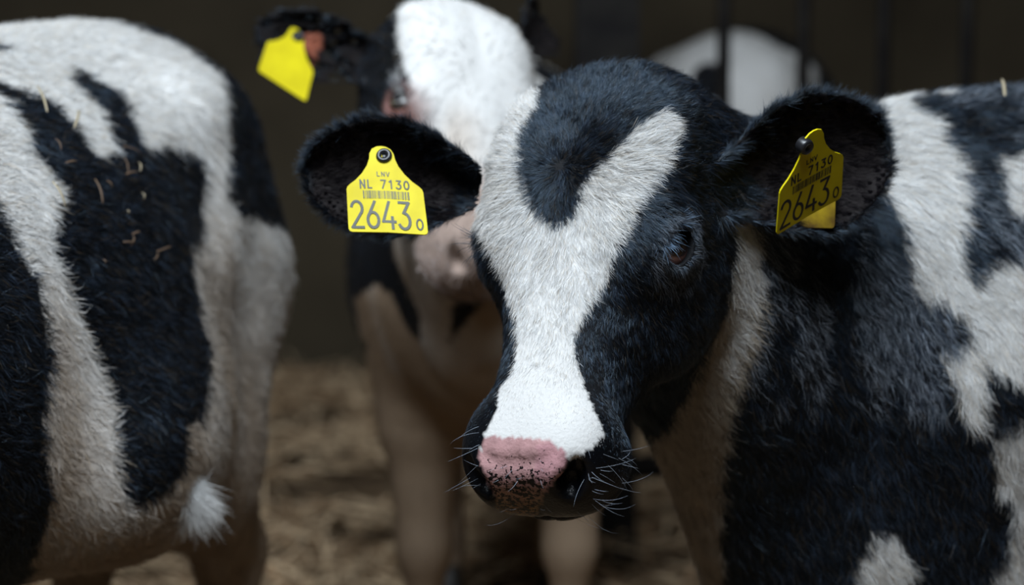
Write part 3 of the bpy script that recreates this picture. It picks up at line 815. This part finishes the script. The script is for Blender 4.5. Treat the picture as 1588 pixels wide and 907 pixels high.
# ------------------------------------------------------------------ lashes and whiskers
def lashes(o, hp, side, n, L, color, seed):
    r = np.random.default_rng(seed)
    C = h2w(hp, EYE_C * np.array([side, 1, 1])); e0 = nrm(hp['M'] @ (EYE_D * np.array([side, 1, 1])))
    e1 = hp['M'] @ np.array([0, 1.0, 0]); e1 = nrm(e1 - (e1 @ e0) * e0); e2 = nrm(hp['M'] @ np.array([0, 0, 1.0])); e2 = nrm(e2 - (e2 @ e0) * e0 - (e2 @ e1) * e1)
    t = r.uniform(-1, 0.45, n)
    up = e2
    P = C + e1 * (t * 0.0165)[:, None] + up * (0.0142 * np.sqrt(1 - (t * 0.9) ** 2))[:, None] + e0 * (0.0145 + r.uniform(-.001, .002, n))[:, None]
    N = np.tile(e0, (n, 1)) * 1.0 + up * 0.25
    N /= np.linalg.norm(N, axis=1)[:, None]
    Dv = e1 * (t * 0.6 - 0.1)[:, None] + up * 0.25 + np.array([0, 0, -0.55]) + hp['M'][:, 0] * side * 0.5
    return strands('eyelashes', o, P, N, Dv, L * r.uniform(.6, 1.1, n), np.full((n, 1), 0.00016 * hp['s']), np.tile(color, (n, 1)) * r.uniform(.6, 1.3, (n, 1)), m_lash, 0.8, 5, 0.12, seed)
if FURQ > 0:
    lashes(oA, hpA, 1, 130, 0.023, np.array([0.10, 0.15, 0.22]), 61)
    lashes(oA, hpA, -1, 90, 0.026, np.array([0.01, 0.01, 0.012]), 62)
    lashes(oB, hpB, -1, 90, 0.024, np.array([0.7, 0.68, 0.66]), 63)
    r = np.random.default_rng(78); nt = 1800
    sp_ = r.normal(0, 0.0075, (nt, 3)) * np.array([1, 1, 1.2]); Pt = tuft + sp_ * 0.6
    Nt = np.tile(nrm(cdir(0.3, -0.2, 1.0)), (nt, 1)); Dt = cdir(0.55, -1.0, 0.0) + sp_ * 22
    strands('flank_tuft', oC, Pt, Nt, Dt, r.uniform(0.016, 0.036, nt), np.full((nt, 1), 0.00017), np.tile(WHITE * 0.8, (nt, 1)), m_fur, 0.3, 5, 0.12, 9, clump=0.6)
    r = np.random.default_rng(77)
    tre = BVHTree.FromPolygons([tuple(v) for v in VA], [tuple(int(i) for i in q_) for q_ in QA])
    roots, nors = [], []
    def hit(x, y, tree=None):
        d = Vector(nrm(px(x, y, 1.0) - CAM)); h = (tree or tre).ray_cast(Vector(CAM), d)
        return h[0], h[1]
    spots = [(r.uniform(905, 978), r.uniform(690, 800)) for _ in range(30)] + [(r.uniform(731, 748), r.uniform(655, 780)) for _ in range(12)] \
          + [(r.uniform(765, 850), r.uniform(712, 745)) for _ in range(12)] + [(r.uniform(790, 930), r.uniform(782, 800)) for _ in range(12)]
    for x, y in spots:
        p, nn = hit(x, y)
        if p is None or abs((p - Vector(CAM)).length - 1.9) > 0.25: continue
        roots.append(p); nors.append(nn if nn.dot(Vector(CAM) - p) > 0 else -nn)
    P = np.array(roots); N = np.array(nors); x_, y_ = to_px(P)
    side = np.sign(x_ - 812)[:, None]
    Dv = C_R * side * 0.9 + np.array([0, 0, -0.35]) + r.normal(0, 0.22, (len(P), 3))
    Ls = r.uniform(0.010, 0.034, len(P)) * np.where((x_ > 752) & (x_ < 880) & (y_ < 760), 0.35, 1)
    strands('whiskers', oA, P, N, Dv, Ls, np.full((len(P), 1), 0.00009), np.tile(np.array([0.30, 0.33, 0.38]), (len(P), 1)), m_lash, 0.5, 5, 0.10, 8, droop=0.002)

# ------------------------------------------------------------------ ear tags
m_tag = noisy(mat('yellow_tag_plastic', rough=0.5, spec=0.15), (0.47, 0.38, 0.002), (0.58, 0.485, 0.004), 30.0, lo=0.3, hi=0.6)
m_ink = mat('black_print', (0.012, 0.012, 0.014), 0.5, 0.3)
m_ink2 = mat('grey_print', (0.055, 0.058, 0.045), 0.5, 0.3)
m_stud = mat('black_stud', (0.010, 0.010, 0.012), 0.35, 0.5)
m_tagback = noisy(mat('dark_tag_plastic', rough=0.85, spec=0.05), (0.07, 0.04, 0.008), (0.26, 0.18, 0.008), 40.0)  # mottled dark brown to dull yellow, darker than the front flag
# outline of the flag in its own frame: x across (-0.5..0.5), y up from the bottom edge (0) to the neck (1)
def tag_outline():
    half = [(0.0, 0.0), (0.455, 0.0), (0.485, 0.01), (0.5, 0.035), (0.5, 0.10), (0.487, 0.49), (0.475, 0.52), (0.44, 0.55), (0.36, 0.60), (0.27, 0.68), (0.20, 0.77), (0.165, 0.85), (0.155, 0.91), (0.12, 0.965), (0.06, 0.993), (0.0, 1.0)]
    return [(x, y) for x, y in half] + [(-x, y) for x, y in half[-2:0:-1]]
def tag_frame(bl, br, top):
    "bottom left and right corners and the top of the neck in the world"
    ex = br - bl; bm = (bl + br) / 2; ey = top - bm
    n = nrm(np.cross(ex, ey)); n = n if n @ C_F < 0 else -n
    return bl, br, bm, ex, ey, n
def slab(name, pts, fr, z0, z1, m, parent, bend=0.0):
    bl, br, bm, ex, ey, n = fr
    def W_(x, y, z): return bm + ex * x + ey * y + n * (z + bend * (x * x * 4 - 0.5))
    k = len(pts); v = [W_(x, y, z0) for x, y in pts] + [W_(x, y, z1) for x, y in pts]
    xs = [p[0] for p in pts]
    cen = [W_(0, sum(p[1] for p in pts) / k, z0), W_(0, sum(p[1] for p in pts) / k, z1)]
    f = [(i, (i + 1) % k, k + (i + 1) % k, k + i) for i in range(k)]
    f += [tuple(range(k - 1, -1, -1)), tuple(range(k, 2 * k))]
    return mesh_obj(name, v, f, m, parent, smooth=False)
def disc(name, c, n, r, z0, z1, m, parent, k=28, hole=0.0):
    u = nrm(np.cross(n, [0.2, 0.3, 0.9])); w = np.cross(n, u); v, f = [], []
    prof = [(r * 0.98, z0), (r, z0 + (z1 - z0) * .2), (r, z0 + (z1 - z0) * .75), (r * 0.86, z1), (r * 0.45, z1), (r * 0.36, z1 - (z1 - z0) * hole), (0.0001, z1 - (z1 - z0) * hole)]
    for rr_, z in prof:
        for j in range(k): a = math.tau * j / k; v.append(c + n * z + rr_ * (u * math.cos(a) + w * math.sin(a)))
    for i in range(len(prof) - 1):
        for j in range(k): f.append((i * k + j, i * k + (j + 1) % k, (i + 1) * k + (j + 1) % k, (i + 1) * k + j))
    return mesh_obj(name, v, f, m, parent)
# digits drawn as round strokes (unit cell: width 0.6, height 1)
def arc(cx, cy, rx, ry, a0, a1, n=14): return [(cx + rx * math.cos(math.radians(a0 + (a1 - a0) * i / n)), cy + ry * math.sin(math.radians(a0 + (a1 - a0) * i / n))) for i in range(n + 1)]
GL = {'2': [arc(.3, .72, .26, .26, 165, -35) + [(.04, .02), (.58, .02)]],
      '6': [arc(.30, .30, .26, .28, 0, 360, 24), [(.42, .98), (.07, .42)]],
      '4': [[(.46, .0), (.46, .42)], [(.34, .98), (.02, .25), (.60, .25)]],
      '3': [[(.06, .98), (.52, .98), (.26, .60)] + arc(.26, .30, .27, .29, 80, -150)],
      '0': [arc(.30, .5, .26, .48, 0, 360, 26)],
      '7': [[(.04, .98), (.56, .98), (.2, .0)]],
      '1': [[(.12, .80), (.34, .98), (.34, .0)]],
      'N': [[(.04, 0), (.04, .98), (.54, 0), (.54, .98)]],
      'L': [[(.08, .98), (.08, .02), (.5, .02)]],
      'V': [[(.02, .98), (.3, 0), (.58, .98)]],
      ' ': []}
def stroke_mesh(polys, fr, wd, lift, name, m, parent, bend, quads=()):
    bl, br, bm, ex, ey, n = fr
    W_ = lambda x, y, z: bm + ex * x + ey * y + n * (z + bend * (x * x * 4 - 0.5))
    asp = np.linalg.norm(ex) / np.linalg.norm(ey); V, F = [], []
    def quad(a, b, c, d):
        i = len(V); V.extend([W_(*p, lift) for p in (a, b, c, d)]); V.extend([W_(*p, lift - 0.0003) for p in (a, b, c, d)])
        F.extend([(i, i + 1, i + 2, i + 3), (i + 7, i + 6, i + 5, i + 4)] + [(i + k, i + 4 + k, i + 4 + (k + 1) % 4, i + (k + 1) % 4) for k in range(4)])
    for pl in polys:
        for (x0, y0), (x1, y1) in zip(pl[:-1], pl[1:]):
            dx, dy = (x1 - x0), (y1 - y0) / asp
            l = math.hypot(dx, dy) or 1; ux, uy = dx / l, dy / l; ox, oy = -uy * wd / 2, ux * wd / 2 * asp; ex_, ey_ = ux * wd * .35, uy * wd * .35 * asp
            quad((x0 - ex_ + ox, y0 - ey_ + oy), (x0 - ex_ - ox, y0 - ey_ - oy), (x1 + ex_ - ox, y1 + ey_ - oy), (x1 + ex_ + ox, y1 + ey_ + oy))
    for q in quads: quad(*q)
    return mesh_obj(name, V, F, m, parent, smooth=False)
def text_polys(t, x, y, cw, ch, gap):
    r = []
    for c in t:
        for g in GL[c]: r.append([(x + px_ / 0.6 * cw, y + py_ * ch) for px_, py_ in g])
        x += cw + gap
    return r
def make_tag(fr, bend, ink, label, printed=True, back=None, stud=0.03, group=None):
    bl, br, bm, ex, ey, n = fr
    t = empty('ear_tag', bm, label, 'ear tag', group)
    p = slab('tag_panel', tag_outline(), fr, -0.0007, 0.0007, m_tag, t, bend)
    if printed:
        S = text_polys('2643', -0.455, 0.045, 0.158, 0.31, 0.043)
        stroke_mesh(S, fr, 0.036, 0.00095, 'large_number', ink, p, bend)
        stroke_mesh(text_polys('0', 0.365, 0.05, 0.085, 0.12, 0), fr, 0.020, 0.00095, 'check_digit', ink, p, bend)
        stroke_mesh(text_polys('NL', -0.31, 0.505, 0.066, 0.095, 0.028) + text_polys('7130', -0.045, 0.505, 0.066, 0.095, 0.032), fr, 0.019, 0.00095, 'country_line', ink, p, bend)
        stroke_mesh(text_polys('LNV', -0.085, 0.645, 0.042, 0.05, 0.018), fr, 0.011, 0.00095, 'small_letters', ink, p, bend)
        r = np.random.default_rng(5); x = -0.28; Q = []
        while x < 0.30:
            w = r.choice([0.006, 0.010, 0.015]); Q.append(((x, 0.385), (x + w, 0.385), (x + w, 0.475), (x, 0.475))); x += w + r.choice([0.006, 0.009, 0.013])
        stroke_mesh([], fr, 0.01, 0.00095, 'barcode', ink, p, bend, Q)
    if stud is not None:
        c = bm + ey * 0.885 + ex * stud
        disc('stud', c, n, 0.0066, -0.004, 0.0045, m_stud, t, hole=0.33)
    if back is not None:
        slab('back_panel', tag_outline(), back, -0.0007, 0.0007, m_tagback, t, 0)
    return t
def lifted(e, a, b, lift): return e.point(a, b, lift)
frL = tag_frame(px(541, 359, 1.945), px(664, 364, 1.94), px(591, 228, 1.975))
make_tag(frL, -0.002, m_ink2, 'yellow tag in the left ear of the front calf, black stud above NL 7130 2643')
frR = tag_frame(px(1203, 364, 1.945), px(1303, 306, 1.972), px(1262, 203, 1.908))
bk = tag_frame(px(1216, 352, 1.99), px(1294, 354, 1.985), px(1262, 215, 2.0))
make_tag(frR, 0.001, m_ink, 'yellow tag slanting in the right ear of the front calf, second flag behind it', back=bk, stud=-0.13)
frB = tag_frame(px(400, 110, 2.60), px(474, 158, 2.60), px(462, 46, 2.64))
make_tag(frB, 0.0, m_ink, 'plain blurred yellow tag in the ear of the white faced calf', printed=False)

# ------------------------------------------------------------------ straw bits caught in the coat of the left calf
treC = BVHTree.FromPolygons([tuple(v) for v in VC], [tuple(int(i) for i in q_) for q_ in QC])
m_bit = mat('straw_bit', (0.36, 0.30, 0.20), 0.5, 0.4)
m_bit2 = mat('brown_straw_bit', (0.11, 0.07, 0.045), 0.6, 0.3)
def straw_bit(x0, y0, x1, y1, m, label, tree, w=0.0022, lift=0.012, group='straw bits in the coats'):
    a = tree.ray_cast(Vector(CAM), Vector(nrm(px(x0, y0, 1) - CAM))); b = tree.ray_cast(Vector(CAM), Vector(nrm(px(x1, y1, 1) - CAM)))
    if a[0] is None or b[0] is None: return
    na = np.array(a[1]); na = na if na @ C_F < 0 else -na
    p, q = np.array(a[0]) + na * lift, np.array(b[0]) + na * lift
    d = nrm(q - p); s = nrm(np.cross(d, na)); n = 8; v, f = [], []
    for i in range(n + 1):
        t = i / n; c = p + (q - p) * t + na * 0.002 * math.sin(t * math.pi); ww = w * (0.55 + 0.45 * math.sin(math.pi * (0.12 + 0.8 * t)))
        for j in range(6):
            an = math.tau * j / 6; v.append(c + s * ww * math.cos(an) + na * ww * 0.5 * math.sin(an))
    for i in range(n):
        for j in range(6): f.append((i * 6 + j, i * 6 + (j + 1) % 6, (i + 1) * 6 + (j + 1) % 6, (i + 1) * 6 + j))
    f += [tuple(range(5, -1, -1)), tuple(range(n * 6, n * 6 + 6))]
    o = mesh_obj('straw_bit', v, f, m, origin=(p + q) / 2); tag(o, label, 'straw', group)
bits = [(48,150,63,190,0,'long upright straw bit at the top of the black flank patch'),(110,185,103,212,0,'short pale straw bit right of the topmost one on the black flank'),
        (66,292,86,330,0,'brightest pale straw bit slanting at the left edge of the black flank'),(132,288,144,326,1,'broad tan straw bit in the middle of the black flank'),
        (72,228,81,246,1,None),(87,264,104,262,1,None),(176,238,205,250,1,None),(178,255,184,283,1,None),(200,262,202,276,0,None),(180,280,198,277,1,None),
        (150,290,158,302,1,None),(204,308,207,318,0,None),(180,334,182,340,0,None),(188,370,200,366,1,None),(174,382,192,384,1,None),(190,372,186,388,1,None),(226,396,248,388,1,None),(222,408,226,398,1,None),(142,408,145,416,1,None)]
for x0, y0, x1, y1, c, lb in bits:
    straw_bit(x0, y0, x1, y1, (m_bit, m_bit2)[c], lb or 'small straw scrap stuck in the black fur of the left calf', treC, 0.0015 if lb else 0.0010)
treA = BVHTree.FromPolygons([tuple(v) for v in VA], [tuple(int(i) for i in q_) for q_ in QA])
straw_bit(1549, 148, 1553, 174, m_bit, 'single straw bit on the back of the front calf at the right edge', treA, 0.0018, 0.016)
if FURQ > 0:
    furA(int(880000 * FURQ), 101)
    fur_body(Cc, oC, VC, QC, NC, kC, int(240000 * FURQ), 0.015, 0.00018, 201, 0.45, 0.86, 0.9)
    fur_body(B, oB, VB, QB, NB, kB, int(60000 * FURQ), 0.012, 0.0003, 301, 0.62, 0.86, 0.9, (0.27, 0.17, 0.09), hp=hpB)
    fur_body(D, oD, VD, QD, ND, kD, int(20000 * FURQ), 0.014, 0.0005, 401, 0.3, 0.75, 0.7, mask=lambda P: 1.0)
